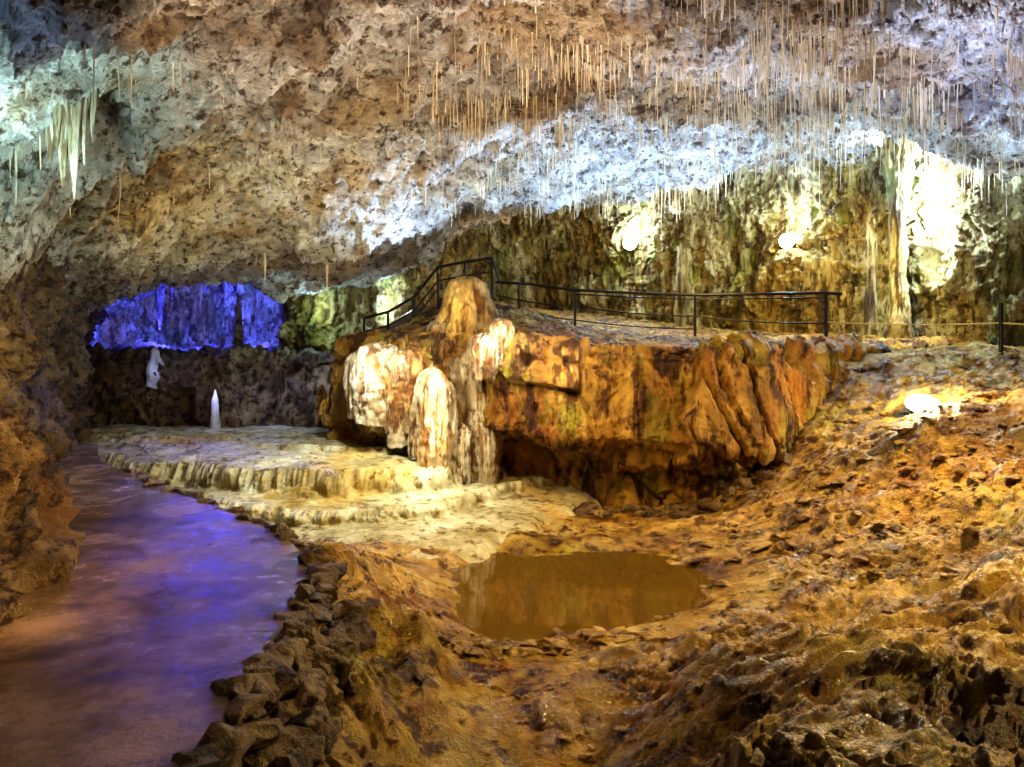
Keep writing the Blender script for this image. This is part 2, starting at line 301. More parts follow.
n=normals(P).reshape(-1,3); p=P.reshape(-1,3); 
if n.reshape(nu2,nf+nt_,3)[nu2//2,nf//2,1]>0: n=-n
isf=np.zeros((nu2,nf+nt_)); isf[:,:nf]=1; isf=isf.ravel()
q=warp(p,.9,.16)
sk=q.copy(); sk[:,0]+=.45*q[:,2]
w1,w2,wc=worley(sk*np.array([1.0,.8,.55])); v1,v2,vc=worley(sk*np.array([3.2,2.4,1.5])+3)
tl=np.sin(wc*40)*.5*(sk[:,0]*1.0-np.floor(sk[:,0]*1.0)-.5)
h=isf*((wc-.5)*.38*sst(0,.04,w2-w1)+.16*tl-.08*(1-sst(0,.05,w2-w1))+(vc-.5)*.09*sst(0,.05,v2-v1)+.035*ridged(q*np.array([3.5,3.5,.9]),3))
h+=.08*fbm(q*.8,3)*(.3+.7*isf)+.025*ridged(q*4,3,.6)+.04*(1-isf)*ridged(q*2,3)+.02*fbm(q*9,2)
zz=p[:,2]
h+=isf*(-.09*np.exp(-((zz+.22+.06*pn(q*1.3))/.045)**2)*sst(-.2,.2,pn(q*.9+4))+.05*sst(-.18,-.1,zz))
mesh_np('rock_ledge',p+n*h[:,None],gridF(nu2,nf+nt_),M_cliff)

# far low ledge below the blue grotto
nu3=560; C=curve_pts([(-9.8,15.6),(-8.2,15.9),(-6.5,15.6),(-5,15.9),(-3.6,15.2),(-2.6,14.2)],nu3)
nf3,nt3=130,70
tz=np.linspace(-2.2,-.22,nf3); to=.3*sst(-.8,-.2,tz)
P=np.zeros((nu3,nf3+nt3,3)); P[:,:nf3,0]=C[:,0:1]; P[:,:nf3,1]=C[:,1:2]+to; P[:,:nf3,2]=tz
s=np.linspace(0,1,nt3+1)[1:]; bx=np.linspace(-11,-3.2,nu3)
P[:,nf3:,0]=P[:,nf3-1,0][:,None]*(1-s)+bx[:,None]*s; P[:,nf3:,1]=P[:,nf3-1,1][:,None]*(1-s)+22.3*s; P[:,nf3:,2]=-.22+.1*s
n=normals(P).reshape(-1,3); p=P.reshape(-1,3)
if n.reshape(nu3,nf3+nt3,3)[nu3//2,nf3//2,1]>0: n=-n
q=warp(p,1,.3); w1,w2,wc=worley(q*np.array([1.6,1.6,1.3])); h=.26*fbm(q*.9,4)+(wc-.5)*.26*sst(0,.1,w2-w1)+.10*ridged(q*np.array([2.5,2.5,.8]),4)+.04*fbm(q*5,3)
mesh_np('rock_barrier',p+n*h[:,None],gridF(nu3,nf3+nt3),M_brown)

# ---------------------------------------------------------------- FLOWSTONE TERRACE (gours)
nx,ny=860,700
xs=np.linspace(-8.6,1.6,nx); ys=np.geomspace(7.4,16.6,ny); X,Y=np.meshgrid(xs,ys,indexing='ij')
q=np.stack([X.ravel(),Y.ravel(),np.zeros(X.size)],1)
wob=(.35*fbm(q*.7,3)+.13*ridged(q*2.2,2)).reshape(X.shape)
I=lambda a,b_: np.interp(xs,a,b_)[:,None]
l1=I([-8.6,-6.9,-5.6,-4.7,-3.7,-3.0,-2.2,-1.5,-1.0,-.4,1.6],[13.2,12.3,11.6,11.1,10.95,10.8,10.9,11.0,11.4,12.6,14])+wob
l2=I([-8.6,-6.0,-5.2,-4.2,-3.0,-2.2,-1.2,-.6,0,1.6],[12.4,11.5,10.7,10.05,9.7,9.7,10.0,10.7,11.8,14])+wob*.8
l3=I([-8.6,-5.4,-4.2,-3.2,-2.4,-1.4,-.5,.3,1.0,1.6],[12.,10.6,9.4,8.5,7.9,7.8,8.4,9.4,11.0,12.5])+wob*.6
l0=I([-8.6,-6,-4,-2,-1,1.6],[14,13.3,12.5,12.0,12.3,14])+wob
st=lambda l,w:1/(1+np.exp(-np.clip((Y-l)/w,-40,40)))
rim=lambda l:np.exp(-((Y-l-.10)/.05)**2)*.03
Zt=-2.62+.35*st(l3,.25)-.03*sst(-1.6,.6,X)*np.ones_like(Y)+.17*st(l2,.07)+.36*st(l1,.07)+.07*st(l0,.04)+rim(l2)+rim(l1)+rim(l0)
for k in range(3): 
    ll=l1+.35+.35*k+.3*pn(q*1.1+k*5).reshape(X.shape); Zt+=.02*st(ll,.02)+rim(ll)*.6
for k in range(4): 
    ll=l3+.35+.32*k+.35*pn(q*1.3+k*5+9).reshape(X.shape); Zt+=rim(ll)*.5
Zt-=.05*sst(-3.5,-1,X)*st(l2,.3)
face=np.exp(-((Y-l1+.02)/.14)**2)+np.exp(-((Y-l2+.02)/.12)**2)
fl=ridged(np.stack([X.ravel()*4.,Y.ravel()*.8,X.ravel()*0],1),3).reshape(X.shape)
Zt+=.04*fl*face+.02*fbm(q*3,4).reshape(X.shape)+.05*fbm(q*.9,2).reshape(X.shape)
Yd=Y-.08*face*fl
mesh_np('flowstone_terrace',np.stack([X,Yd,Zt],2).reshape(-1,3),gridF(nx,ny),M_gour)

# ---------------------------------------------------------------- WALKWAY
nw=60; s=np.linspace(0,1,nw); P=np.zeros((300,nw+4,3))
for k,(sx,z) in enumerate([(0,-2.6),(0,-1.74)]): P[:,k,:2]=Lf; P[:,k,2]=z
P[:,2:2+nw,:2]=Lf[:,None]*(1-s[None,:,None])+R[:,None]*s[None,:,None]; P[:,2:2+nw,2]=-1.70
P[:,2+nw,:2]=R+[.02,0]; P[:,2+nw,2]=-1.74; P[:,3+nw,:2]=R+[.04,0]; P[:,3+nw,2]=-2.6
pp=P.reshape(-1,3); P=pp+np.stack([.05*pn(pp*1.7),.05*pn(pp*1.7+4),.03*fbm(pp*np.array([.8,.8,0])+1,3)],1)
mesh_np('walkway',P,gridF(300,nw+4),M_path)

# ---------------------------------------------------------------- loose rocks
def rock_templates(k=10,n=16,seed=1):
    r=np.random.default_rng(seed); out=[]
    for i in range(k):
        bm=bmesh.new()
        for j in range(n):
            v=r.normal(size=3); v/=np.linalg.norm(v); v*=r.uniform(.7,1.08); bm.verts.new(v)
        bmesh.ops.convex_hull(bm,input=bm.verts[:]); 
        bmesh.ops.delete(bm,geom=[v for v in bm.verts if not v.link_faces],context='VERTS')
        bmesh.ops.bevel(bm,geom=bm.edges[:],offset=.04,segments=1,affect='EDGES')
        bmesh.ops.triangulate(bm,faces=bm.faces[:])
        bmesh.ops.subdivide_edges(bm,edges=bm.edges[:],cuts=1,use_grid_fill=True); bmesh.ops.triangulate(bm,faces=bm.faces[:])
        V=np.array([v.co[:] for v in bm.verts]); bm.verts.index_update(); Fc=np.array([[v.index for v in f.verts] for f in bm.faces]); bm.free()
        V=V*(1+.14*fbm(V*2+i*3,3))[:,None]
        out.append((V,Fc))
    return out
TPL=rock_templates(); 
def rotm(a,b,c):
    return np.array(Matrix.Rotation(a,3,'Z')@Matrix.Rotation(b,3,'X')@Matrix.Rotation(c,3,'Y'))
def rocks(name,items,mat,seed=3):
    r=np.random.default_rng(seed); Vs=[];Fs=[];o=0
    for (x,y,z,sx,sy,sz,yaw) in items:
        V,Fc=TPL[r.integers(len(TPL))]
        M=rotm(yaw,r.uniform(-.3,.3),r.uniform(-.3,.3)); W=(V*[sx,sy,sz])@M.T+[x,y,z]
        Vs.append(W);Fs.append(Fc+o);o+=len(V)
    return mesh_np(name,np.concatenate(Vs),np.concatenate(Fs),mat,False)
items=[]; r=np.random.default_rng(5)
for i in range(300):
    x,y=R[i]; 
    if y<2.2 or y>10.6: continue
    if r.random()<.85:
        big=.11 if y<6 else .08
        sz=r.uniform(.6,1.25)*big
        items.append((x+.02+r.uniform(-.05,.08),y+r.uniform(-.05,.05),-1.72+r.uniform(-.05,.03),sz*r.uniform(1,1.8),sz*r.uniform(1,1.5),sz*r.uniform(.6,1.0),r.uniform(0,6)))
        for _ in range(2):
            sz=r.uniform(.5,1.2)*(.13 if y<6.6 else .09); ox=r.uniform(.1,.35 if y<6.6 else .25); items.append((x+ox,y+r.uniform(-.1,.1),-1.84-ox*.5+r.uniform(-.06,.04),sz*1.4,sz,sz*.9,r.uniform(0,6)))
rocks('kerb_stones',items,M_brown)
items=[]
for i in range(80):
    x=r.uniform(-.55,1.2); y=6.0+.12*math.sin(x*3)+r.normal()*.09; s_=r.uniform(.035,.11); items.append((x,y,gz(floor_grid,x,y)+s_*.25,s_*1.7,s_,s_*.5,r.uniform(0,6)))
rocks('dam_stones',items,M_floor)
items=[]
for i in range(6400):
    x=r.uniform(1.0,8.5); y=r.uniform(4.2,13)
    t_=x/y
    if t_>1.0: continue
    dn=(.12+.88*float(sst(2.2,3.4,np.array(x-(y-8)*.15))))*(1 if y>6.3 else .10)
    if r.random()>dn: continue
    if y>10.9 and x<3.6: continue
    s_=min(.010*math.exp(r.exponential(.62)),.09); items.append((x,y,gz(floor_grid,x,y)+s_*.2,s_*r.uniform(1,1.7),s_*r.uniform(.9,1.3),s_*.6,r.uniform(0,6)))
for i in range(900):
    x=r.uniform(-.9,1.6); y=r.uniform(3.2,10.5)
    if (abs(x-.6)/1.7)**2+(abs(y-7.5)/1.5)**2<1: continue
    s_=min(.008*math.exp(r.exponential(.6)),.05); items.append((x,y,gz(floor_grid,x,y)+s_*.2,s_*1.4,s_,s_*.5,r.uniform(0,6)))
rocks('scree_rubble',items,M_floor)
items=[]
for (b_,e,d,s_) in [(905,462,9.6,.22),(760,556,8.4,.16),(790,560,8.3,.12),(735,560,8.2,.1),(372,543,7.9,.40),(455,525,9.9,.15),(700,560,8.4,.15),(975,470,8.2,.12),(840,480,9.3,.13),(700,515,10.4,.2)]:
    x,y,_=S(b_,e,d); items.append((x,y,gz(floor_grid,x,y)+s_*(.1 if b_!=372 else .3),s_*1.3,s_,s_*.22,r.uniform(0,6)))
rocks('flat_slabs',items,M_floor)
items=[]
for i in range(90):
    x=r.uniform(-.6,4.2); y=np.interp(x,[-1.2,0,1.3,2.5,3.5,4.6],[11.9,11.7,11.25,11.0,11.25,11.8])-r.uniform(.0,.45)
    s_=r.uniform(.05,.17); items.append((x,y,gz(floor_grid,x,y)+s_*.2,s_*1.4,s_,s_*.7,r.uniform(0,6)))
rocks('cliff_foot_boulders',items,M_brown)
items=[]
for i in range(420):
    x=r.uniform(-.2,5.2); y=np.interp(x,[-.2,1.3,2.5,3.5,4.6,5.2],[12.0,11.6,11.3,11.6,12.3,12.8])+abs(r.normal())*.9
    s_=r.uniform(.02,.10); items.append((x,y,float(tops(np.array([x]),np.array([y]))[0])+s_*.3,s_*1.5,s_,s_*.7,r.uniform(0,6)))
rocks('ledge_rubble',items,M_brown)

# ---------------------------------------------------------------- left foreground outcrop
def blob(name,c,rad,mat,nu=420,nv=280,amp=.3,block=.25,seed=0,power=.7):
    th=np.linspace(0,2*np.pi,nu,endpoint=False); ph=np.linspace(-.5*np.pi,.5*np.pi,nv)
    TH,PH=np.meshgrid(th,ph,indexing='ij')
    sg=lambda v,e:np.sign(v)*np.abs(v)**e
    n=np.stack([np.cos(TH)*sg(np.cos(PH),power),np.sin(TH)*sg(np.cos(PH),power),sg(np.sin(PH),power)],2).reshape(-1,3)
    p=n*np.array(rad); q=warp(p+seed*7.7+np.array(c),1.2,.3)
    w1,w2,wc=worley(q*np.array([1.8,1.8,2.2])); v1,v2,vc=worley(q*5)
    h=amp*fbm(q*.9,4)+block*(wc-.5)*sst(0,.1,w2-w1)+block*.35*(vc-.5)*sst(0,.1,v2-v1)+.07*ridged(q*2.2,4,.6)+.025*ridged(q*8,3,.6)
    p=p+n*h[:,None]+np.array(c)
    return mesh_np(name,p,gridF(nu,nv,True),mat)
blob('rock_outcrop',(-4.40,4.75,-1.62),(1.08,1.25,1.42),M_brown,seed=1,amp=.16,block=.34)

# ---------------------------------------------------------------- flowstone formation + stalagmites
def lathe(cx,cy,prof,nu,nv,flute=.10,nfl=9,seed=0,rip=.004,lump=.28):
    z=np.array([a for a,_ in prof]); rr=np.array([b for _,b in prof]); t=np.linspace(0,1,nv); tk=np.linspace(0,1,len(prof))
    ZZ=np.interp(t,tk,z); RR=np.interp(t,tk,rr)
    k=max(2,nv//18); ker=np.hanning(2*k+1); ker/=ker.sum()
    RR=np.convolve(np.pad(RR,k,mode='edge'),ker,'valid')
    th=np.linspace(0,2*np.pi,nu,endpoint=False); TH,_=np.meshgrid(th,t,indexing='ij')
    Zg=np.repeat(ZZ[None],nu,0); Rg=np.repeat(RR[None],nu,0)
    c,s=np.cos(TH),np.sin(TH)
    f=ridged(np.stack([c*nfl/4,s*nfl/4,Zg*.55],2).reshape(-1,3)+seed*3.1,4,.6).reshape(Zg.shape)
    g=fbm(np.stack([c*1.1,s*1.1,Zg*1.5],2).reshape(-1,3)+seed,4).reshape(Zg.shape)
    k2=ridged(np.stack([c*1.6,s*1.6,Zg*3.5],2).reshape(-1,3)+seed*1.7,3).reshape(Zg.shape)
    R_=Rg*(1+flute*1.4*f+lump*g+.05*k2)+np.sin(Zg*38+4*g)*rip*sst(0,.15,Rg)
    R_=np.maximum(R_,.004)
    return np.stack([cx+R_*c+.1*Rg*g,cy+R_*s,Zg+.05*g],2).reshape(-1,3),gridF(nu,nv,True)
def join(parts,name,mat):
    V=[];Fc=[];o=0
    for v,f in parts: V.append(v);Fc.append(f+o);o+=len(v)
    return mesh_np(name,np.concatenate(V),np.concatenate(Fc),mat)
def lobe(b,top,bot,hw,d,seed,taper=.9,**k):
    x,y,zt=S(b,top,d); zb=S(b,bot,d)[2]-.1; w=hw/F*d; H=zt-zb
    pr=[(zb,w*.85),(zb+.25*H,w*.9),(zb+.55*H,w*.95),(zb+.8*H,w*taper),(zb+.93*H,w*taper*.75),(zt,w*.05)]
    return lathe(x,y,pr,100,170,seed=seed,**k)
parts=[lobe(b,t_,bo,hw,d,i,**kw) for i,(b,t_,bo,hw,d,kw) in enumerate([
 (366,350,412,17,12.6,{}),(384,342,418,25,12.4,{'lump':.4}),(408,346,425,26,12.3,{'lump':.4}),(425,340,440,26,12.5,{}),
 (433,366,472,13,11.6,{'flute':.22}),(446,380,470,8,11.7,{'flute':.22}),(455,350,475,22,12.4,{}),(474,345,475,22,12.3,{}),
 (455,315,420,28,13.0,{'lump':.4}),(500,332,430,22,12.5,{}),(515,340,400,16,12.3,{}),(478,410,475,10,12.0,{}),(420,398,452,10,11.8,{}),(462,425,476,8,11.8,{}),(398,392,440,10,12.0,{}),(487,425,478,9,11.9,{}),(375,392,425,9,12.3,{}),(441,430,472,7,11.5,{}),
 (484,334,372,13,11.7,{'lump':.4}),(501,320,358,11,11.8,{'lump':.4})])]
join(parts,'flowstone_formation',M_flow)
M_amber=rock('amber_calcite',[(.3,(.22,.12,.02)),(.5,(.55,.36,.10)),(.7,(.8,.62,.28))],2.5,rough=(.25,.6),bump=.9,crack=5,fine=16,bd=.05,stretch=(1,1,.5),streak=(5,.48,.6,(.45,.27,.1)))
x,y,zt=S(468,277,13)
join([lathe(x,y,[(zt-1.25,.55),(zt-.95,.5),(zt-.6,.40),(zt-.3,.31),(zt-.12,.24),(zt-.03,.14),(zt,.02)],120,180,seed=4,lump=.25)],'stalagmite',M_amber)
M_white=rock('white_calcite',[(.3,(.3,.27,.22)),(.5,(.6,.56,.48)),(.7,(.8,.78,.72))],2.5,rough=(.2,.5),bump=.6,crack=6,fine=18)
x,y,zt=S(155,348,15.9)
join([lathe(x,y,[(zt-.85,.15),(zt-.7,.13),(zt-.5,.15),(zt-.3,.10),(zt-.2,.07),(zt-.1,.07),(zt,.02)],60,90,seed=9)],'stalagmite',M_white)
for k,(b_,e,d,hh,w,mt) in enumerate([(340,372,14.6,.9,.14,M_flow),(322,385,14.4,.8,.12,M_flow),(352,362,14.2,1.0,.16,M_flow),(238,293,17.8,1.9,.11,M_brown),(215,390,15.2,.9,.09,M_white)]):
    x,y,zt=S(b_,e,d); join([lathe(x,y,[(zt-hh,w),(zt-.6*hh,w*.8),(zt-.25*hh,w*.6),(zt,w*.1)],50,80,seed=12+k)],'stalagmite',mt)

# ---------------------------------------------------------------- surface probing
bpy.context.view_layer.update(); DG=bpy.context.evaluated_depsgraph_get()
def probe(b,e,default=16.):
    d=Vector(((b-512)/F,1,(350-e)/F)).normalized()
    ok,loc,nor,_,ob,_=bpy.context.scene.ray_cast(DG,Vector((0,0,0)),d)
    if not ok: loc=Vector(S(b,e,default)); nor=-d
    if nor.dot(d)>0: nor=-nor
    return loc,nor
for k,(b_,e0,e1,dz_,w) in enumerate([(898,165,345,.45,.13),(748,185,345,.15,.16),(872,180,345,.1,.09),(684,190,345,.05,.18)]):
    l,_=probe(b_,(e0+e1)/2); d=l.y-dz_
    x,y,z1=S(b_,e0,d); z0=S(b_,e1,d)[2]; H=z1-z0
    join([lathe(x,y,[(z0-.4,w*1.9),(z0+.15*H,w*1.1),(z0+.4*H,w*.8),(z0+.7*H,w*.8),(z1,w*1.4),(z1+.8,w*2.6)],60,160,seed=20+k,flute=.18,lump=.45)],'calcite_column',M_wall)

def spot(loc,tgt,power,col,ang=90,size=.12,blend=.6):
    l=bpy.data.lights.new('spot_lamp','SPOT'); l.energy=power; l.color=col; l.spot_size=math.radians(ang); l.spot_blend=blend; l.shadow_soft_size=size
    o=link(bpy.data.objects.new('spot_lamp',l)); o.location=loc; o.rotation_euler=(Vector(tgt)-o.location).to_track_quat('-Z','Y').to_euler(); return o
def point(loc,power,col,size=.1):
    l=bpy.data.lights.new('point_lamp','POINT'); l.energy=power; l.color=col; l.shadow_soft_size=size
    o=link(bpy.data.objects.new('point_lamp',l)); o.location=loc; return o
def empty(name): e=bpy.data.objects.new(name,None); link(e); return e
def flood(loc,tgt,rad,col,es,name='floodlight'):
    e=empty(name); e.location=loc; e.rotation_euler=(Vector(tgt)-Vector(loc)).to_track_quat('Z','Y').to_euler()
    def cyl(n,r1,r2,h,z,mat):
        bm=bmesh.new(); bmesh.ops.create_cone(bm,cap_ends=True,segments=40,radius1=r1,radius2=r2,depth=h); bmesh.ops.translate(bm,vec=(0,0,z),verts=bm.verts)
        me=bpy.data.meshes.new(n); bm.to_mesh(me); bm.free(); me.materials.append(mat); o=link(bpy.data.objects.new(n,me)); o.parent=e
    cyl('housing',rad*.7,rad*1.05,.12,-.07,M_case)
    bm=bmesh.new(); bmesh.ops.create_uvsphere(bm,u_segments=32,v_segments=16,radius=rad); bmesh.ops.scale(bm,vec=(1,1,.35),verts=bm.verts)
    me=bpy.data.meshes.new('lens'); bm.to_mesh(me); bm.free(); me.materials.append(plain('lens_glow',(1,1,1),.3,0,col,es)); o=link(bpy.data.objects.new('lens',me)); o.parent=e
for (b_,e_,rad,pts_) in [(931,232,.10,[(0,-.05,.25,330),(-.05,.05,.8,400),(0,.05,1.35,240),(.1,0,-.3,130)]),(787,241,.17,[(0,0,.12,230),(.25,0,.5,100)]),(630,243,.18,[(0,0,.12,260),(.2,0,.45,120)])]:
    l,nr=probe(b_,e_); dirn=l.normalized(); c=l-dirn*.1
    flood(c,c+nr*.3-dirn,rad,(.92,.97,1),30)
    for (dx,dy,dz_,pw) in pts_:
        bb=512+F*(l.x+dx)/l.y; ee=350-F*(l.z+dz_)/l.y
        m_,_=probe(bb,ee); m_=m_-m_.normalized()*.38; point(m_,pw*.55,(.6,.8,1),.08)
l,nr=probe(922,409); flood(l+Vector((0,-.03,.07)),l+Vector((-.1,-.50,.95)),.23,(1,.96,.8),60)
point(l+Vector((-.1,-.25,.38)),150,(1,.86,.5),.08)
accents=[(437,385,.25,22,(1,.93,.7)),(433,430,.3,22,(1,.9,.65)),(487,345,.22,26,(1,.97,.94)),(501,330,.2,14,(1,.97,.94)),(571,368,.22,16,(1,.9,.7)),(362,378,.35,22,(.9,.95,1)),(398,358,.45,26,(.88,.94,1)),(455,300,.5,16,(1,.82,.45)),(318,315,.5,36,(.55,.9,1)),(395,305,.5,60,(.6,.9,.95)),(325,375,.5,24,(.35,.5,1)),(155,365,.6,8,(.3,.4,1)),(213,395,.5,8,(.3,.35,1)),(265,395,.6,10,(.3,.4,1))]
for (b_,e_,off,pw,c_) in accents:
    l,nr=probe(b_,e_); point(l-l.normalized()*off+Vector((0,0,.05)),pw,c_,.04)

# ---------------------------------------------------------------- stalactites
def straws(name,roots,mat,sides=5):
    n=len(roots); A=np.array(roots); ang=np.arange(sides)/sides*2*np.pi
    tl=np.array([0,.08,.5,.97,1.]); rl=np.array([2.4,1.2,.9,.6,.1])
    V=np.zeros((n,5,sides,3)); 
    bx=rng.normal(size=n)*.03; by=rng.normal(size=n)*.03
    for k in range(5):
        for s_ in range(sides):
            V[:,k,s_,0]=A[:,0]+bx*tl[k]*A[:,3]+A[:,4]*rl[k]*math.cos(ang[s_])
            V[:,k,s_,1]=A[:,1]+by*tl[k]*A[:,3]+A[:,4]*rl[k]*math.sin(ang[s_])
            V[:,k,s_,2]=A[:,2]+.06-tl[k]*(A[:,3]+.06)
    f=[]
    for k in range(4):
        for s_ in range(sides):
            a=k*sides+s_; b_=k*sides+(s_+1)%sides; f.append([a,b_,b_+sides,a+sides])
    f=np.array(f); Fq=(f[None]+(np.arange(n)*5*sides)[:,None,None]).reshape(-1,4)
    return mesh_np(name,V.reshape(-1,3),Fq,mat)
r=np.random.default_rng(11); g=ceil_grid; roots=[]
ii=r.integers(0,cnu,170000); jj=r.integers(0,cnv,170000); pts=g[ii,jj]
cl=fbm(pts*np.array([.7,.7,0])+3,3); cl2=pn(pts*np.array([2.6,2.6,0]))
for k in range(len(pts)):
    x,y,z=pts[k]; b_=512+F*x/y; e=350-F*z/y
    if b_<-60 or b_>1100 or e<-120 or e>215 or y<6.5 or y>17: continue
    dens=float(np.interp(b_,[0,100,330,430,520,700,1024],[.10,.03,.03,.35,.9,1,.9]))
    if y<8.6: dens*=.35
    c_=cl[k]+.6*cl2[k]
    if c_<.05: dens*=.22
    if r.random()>dens*.42: continue
    Ln=.05+.13*r.exponential()+(.8*max(0,c_))*r.random()**2
    if b_>690: Ln*=1.2
    Ln=min(Ln,1.35)
    roots.append((x,y,z,Ln,r.uniform(.003,.0085)*(1 if r.random()<.92 else 1.9)))
print('straws',len(roots))
straws('soda_straw_stalactites',roots,M_straw)
def stal_cluster(name,items,mat,flute=.14):
    ps=[]
    for k,(b_,e0,e1,d,w) in enumerate(items):
        x,y,z1=S(b_,e0,d); z0=S(b_,e1,d)[2]; H=z1-z0
        ps.append(lathe(x,y,[(z0,w*.06),(z0+.1*H,w*.3),(z0+.4*H,w*.65),(z0+.75*H,w*.9),(z1,w*1.2),(z1+.35,w*1.8)],48,110,seed=k+40,flute=flute))
    return join(ps,name,mat)
M_stal=rock('stalactite_calcite',[(.3,(.16,.12,.07)),(.48,(.36,.30,.2)),(.7,(.66,.62,.52))],4,rough=(.3,.6),bump=.8,fine=20,bd=.03,stretch=(1,1,.3),streak=(14,.48,.58,(.4,.28,.16)))
stal_cluster('stalactite_cluster',[(50,95,163,7.5,.05),(63,96,185,7.5,.055),(74,100,197,7.5,.05),(69,95,150,7.6,.05),(84,100,165,7.6,.03),(57,96,150,7.4,.04),(42,95,140,7.6,.03),(30,100,135,7.6,.03),(18,100,150,7.5,.025),(92,105,140,7.7,.03),(10,110,180,7.5,.012),(16,110,205,7.5,.012),(24,110,160,7.6,.012)],M_stal)
stal_cluster('stalactite_cluster',[(160,262,330,18.4,.10),(172,258,300,18.4,.06),(205,255,295,19,.08),(235,260,300,18.5,.06),(140,265,300,18.2,.06)],M_brown)
stal_cluster('stalactite_cluster',[(327,240,292,14.6,.028),(265,240,280,14.2,.022)],M_straw)
stal_cluster('stalactite_cluster',[(715,60,190,12.2,.02),(725,60,150,12.2,.018),(640,100,160,12.2,.018),(560,110,170,12,.018),(775,110,170,14,.022),(830,50,120,10.4,.018),(845,30,105,9.5,.016),(690,60,110,10.5,.018)],M_straw,.05)

# ---------------------------------------------------------------- pool
th=np.linspace(0,2*np.pi,64,endpoint=False)
bm=bmesh.new(); vs=[bm.verts.new((.6+2.1*math.cos(a),7.5+1.6*math.sin(a),-2.45)) for a in th]; bm.faces.new(vs); me=bpy.data.meshes.new('pool_water'); bm.to_mesh(me); bm.free(); me.materials.append(M_water); link(bpy.data.objects.new('pool_water',me))

# ---------------------------------------------------------------- railings + stair
def tube(name,pts,rad,parent,mat=M_metal):
    cu=bpy.data.curves.new(name,'CURVE'); cu.dimensions='3D'; cu.bevel_depth=rad; cu.bevel_resolution=2; cu.use_fill_caps=True
    sp=cu.splines.new('POLY'); sp.points.add(len(pts)-1)
    for q_,p_ in zip(sp.points,pts): q_.co=(*p_,1)
    cu.materials.append(mat); ob=link(bpy.data.objects.new(name,cu)); ob.parent=parent; return ob
def sag(a,b_,s_,n=8):
    a=Vector(a);b_=Vector(b_); return [tuple(a.lerp(b_,i/n)-Vector((0,0,4*s_*(i/n)*(1-i/n)))) for i in range(n+1)]
rail=empty('handrail')
top=[S(496,282,15.3),S(530,284,15.6),S(575,290,16),S(635,293,15.5),S(695,295,15),S(760,294,14.5),S(826,293,14),S(842,294,13.8)]
bot={575:S(575,334,16),695:S(695,342,15),826:S(826,349,14),519:S(519,315,15.4)}
tube('top_rail',top,.03,rail)
for k,(b_,t_,d,rr) in enumerate([(519,283,15.5,.02),(575,290,16,.026),(695,295,15,.03),(826,293,14,.034)]):
    a=S(b_,t_,d); bt=bot[b_]; tube('post_%d'%(k+1),[a,(a[0],a[1],bt[2]-.1)],rr,rail)
tube('second_rail',[(x_,y_,z_-.09) for x_,y_,z_ in top[2:7]],.014,rail)
m_=[S(496,295,15.3),S(575,306,16),S(695,316,15),S(826,323,14)]
for k in range(3): tube('mid_rail_%d'%(k+1),sag(m_[k],m_[k+1],.05),.014,rail)
m_=[S(496,305,15.3),S(575,320,16),S(695,329,15)]
for k in range(2): tube('low_rail_%d'%(k+1),sag(m_[k],m_[k+1],.04),.012,rail)
rail2=empty('rope_barrier')
a=S(1001,303,12.5); tube('post_1',[a,(a[0],a[1],S(1001,349,12.5)[2]-.15)],.035,rail2)
a2=S(1085,303,11.6); tube('post_2',[a2,(a2[0],a2[1],-.2)],.035,rail2)
M_rope=plain('rope',(.5,.36,.12),.8)
tube('rope_1',sag(S(826,322,14),S(1001,323,12.5),.04),.014,rail2,M_rope); tube('rope_2',sag(S(1001,323,12.5),S(1085,322,11.6),.03),.014,rail2,M_rope)
rail3=empty('stair_handrail')
tp=[S(364,318,14.8),S(388,312,14.9),S(414,297,15),S(438,267,15.1),S(465,262,15.2),S(492,258,15.3)]; bt_=[343,336,334,305,304,304]
tube('top_rail',tp,.03,rail3)
for k in range(6):
    z0=(350-bt_[k])/F*tp[k][1]; tube('post_%d'%(k+1),[tp[k],(tp[k][0],tp[k][1],z0-.15)],.026,rail3)
tube('mid_rail',[(x_,y_,z_-.28) for x_,y_,z_ in tp],.018,rail3)
tube('end_rail',[tp[5],S(500,282,15.3)],.024,rail3)
tube('lower_rail',[(x_,y_,z_-.45) for x_,y_,z_ in tp[:4]],.014,rail3)
st_=empty('stone_staircase')
for k in range(9):
    f=k/8; x_=-2.9+1.6*f; z_=.1+.85*f
    bm=bmesh.new(); bmesh.ops.create_cube(bm,size=1); bmesh.ops.scale(bm,vec=(.3,1.1,.5),verts=bm.verts); bmesh.ops.bevel(bm,geom=bm.edges[:],offset=.03,segments=2,affect='EDGES'); bmesh.ops.translate(bm,vec=(x_,15.7,z_-.22),verts=bm.verts)
    me=bpy.data.meshes.new('step_%d'%(k+1)); bm.to_mesh(me); bm.free(); me.materials.append(M_dark); ob=link(bpy.data.objects.new('step_%d'%(k+1),me)); ob.parent=st_

# ---------------------------------------------------------------- lights
cool=(.36,.6,1); lav=(.62,.70,1)
spot((-7.6,17.6,.5),(-7.6,21.5,1.1),2000,(.025,.04,1),160,.2); spot((-6.6,18.4,.9),(-6.4,22,1.0),1100,(.08,.12,1),150,.2); spot((-8.8,18.4,.6),(-9.4,22,1.2),1300,(.05,.07,1),150,.2)
spot((-6.8,17.4,1.1),(-3.5,7,-1.7),190,(.07,.07,1),46)
spot((-5.4,12.0,1.0),(-3.4,7.4,-1.7),55,(.26,.16,1),44,.2)
spot((-6.0,13.2,.8),(-6.3,12.0,-1.7),90,(.12,.08,1),90,.2)
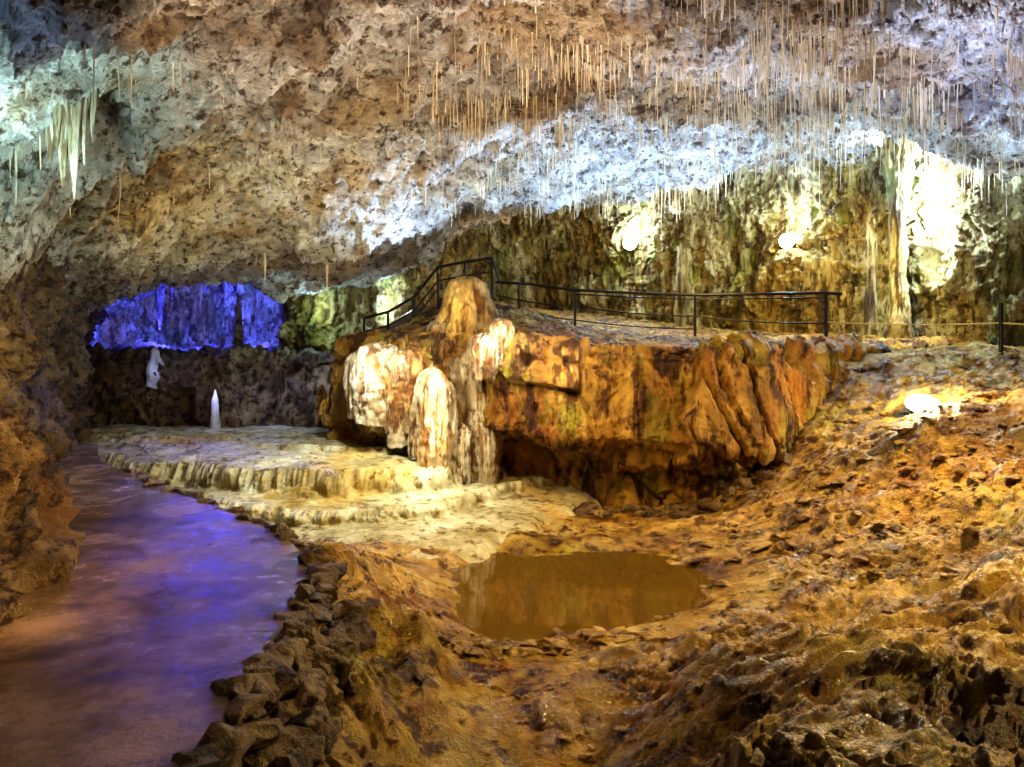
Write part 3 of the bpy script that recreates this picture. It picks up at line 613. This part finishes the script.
# ceiling up-lights (cool)
spot((-1.4,12.6,1.1),(-1.8,13.0,3.0),420,cool,120); spot((.6,13.0,1.2),(.9,13.6,4),750,cool,120); spot((2.4,14.4,1.5),(2.6,15.0,4),750,cool,120)
spot((5.3,13.9,1.5),(5.3,14.6,4.4),1000,cool,125); spot((8.3,11.2,1.0),(8.3,11.6,4),850,(.42,.66,1),125)
spot((4.2,8.2,.9),(4.0,8.2,3.8),750,lav,112); spot((6.8,8.4,.9),(7.0,8.4,3.6),600,(.38,.5,1),118); spot((3.2,11.0,1.2),(3.4,11.2,4),420,(.5,.68,1),115); spot((1.6,6.6,1.4),(1.6,7.2,3.6),160,(.85,.85,1),115)
spot((-4.2,6.6,1.4),(-5.0,7.8,2.6),200,(.6,.95,.92),125); spot((-3.9,5.6,1.2),(-4.6,5.8,2.8),60,(.4,.6,1),110)
spot((-2.7,16.2,.4),(-2.6,17.5,1),160,(.6,.95,.95),130)
# warm up-lights
spot((-2.8,5.8,.9),(-1.0,7.6,3.0),380,(1,.78,.56),125); spot((.2,7.2,1.3),(-.4,9.0,3.2),400,(1,.82,.64),125)
spot((-4.4,10.4,-.2),(-4.0,11.8,2),230,(1,.82,.34),120); spot((-2.2,11.2,.9),(-2.4,12,2.6),60,(1,.8,.36),120); spot((-2.2,9.0,.9),(-2.0,9.9,2.8),90,(1,.84,.55),120)
spot((-4.6,7.6,-.6),(-6.3,9.6,.4),140,(1,.8,.38),115)
# warm on basin, mound, cliff
ora=(1,.64,.21)
spot((-.8,6.6,1.2),(1.0,7.4,-2.4),300,ora,110,.06); spot((5.8,8.6,1.2),(2.6,6.6,-2.1),950,(1,.68,.24),105,.06)
spot((.6,8.6,1.9),(2.2,11.3,-.8),470,ora,75,.06); spot((-.6,9.0,1.2),(-.1,11.6,-.7),130,(1,.78,.34),70,.05)
spot((4.4,4.6,.5),(1.8,4.4,-2.1),340,(1,.78,.34),110,.05); spot((6.9,9.9,1.4),(4.3,9.4,-1.4),340,ora,105,.06)
spot((3.4,13.8,2.4),(4.2,18,.8),450,(1,.82,.34),115); spot((6.6,13.6,2.2),(7.4,16,1.0),350,(1,.84,.36),115); spot((-.4,15.8,1.6),(0,21,1.8),160,(1,.74,.34),110)
spot((-1.6,4.4,.6),(-4.0,5.0,-1.0),220,(1,.64,.26),80)
spot((-1.2,4.0,1.4),(-2.6,4.4,-1.7),60,(1,.68,.45),85)
spot((-1.8,10.4,1.3),(-3.2,11.2,-1.7),420,(.92,.97,.85),105); spot((-.4,9.4,1.2),(-1.6,9.4,-2.2),230,(1,.9,.6),100)
w=bpy.data.worlds.new('cave_world'); w.use_nodes=True; w.node_tree.nodes['Background'].inputs[0].default_value=(.9,.8,.75,1); w.node_tree.nodes['Background'].inputs[1].default_value=.06
bpy.context.scene.world=w

# ---------------------------------------------------------------- camera
cam=bpy.data.cameras.new('camera'); cam.lens=F/1024*36; cam.sensor_width=36; cam.shift_y=-33.5/1024; cam.clip_start=.05
co=link(bpy.data.objects.new('camera',cam)); co.location=(0,0,0); co.rotation_euler=(math.pi/2,0,0)
bpy.context.scene.camera=co
vs=bpy.context.scene.view_settings; vs.view_transform='Standard'; vs.exposure=.1
try: vs.look='Medium High Contrast'
except Exception: vs.look='None'
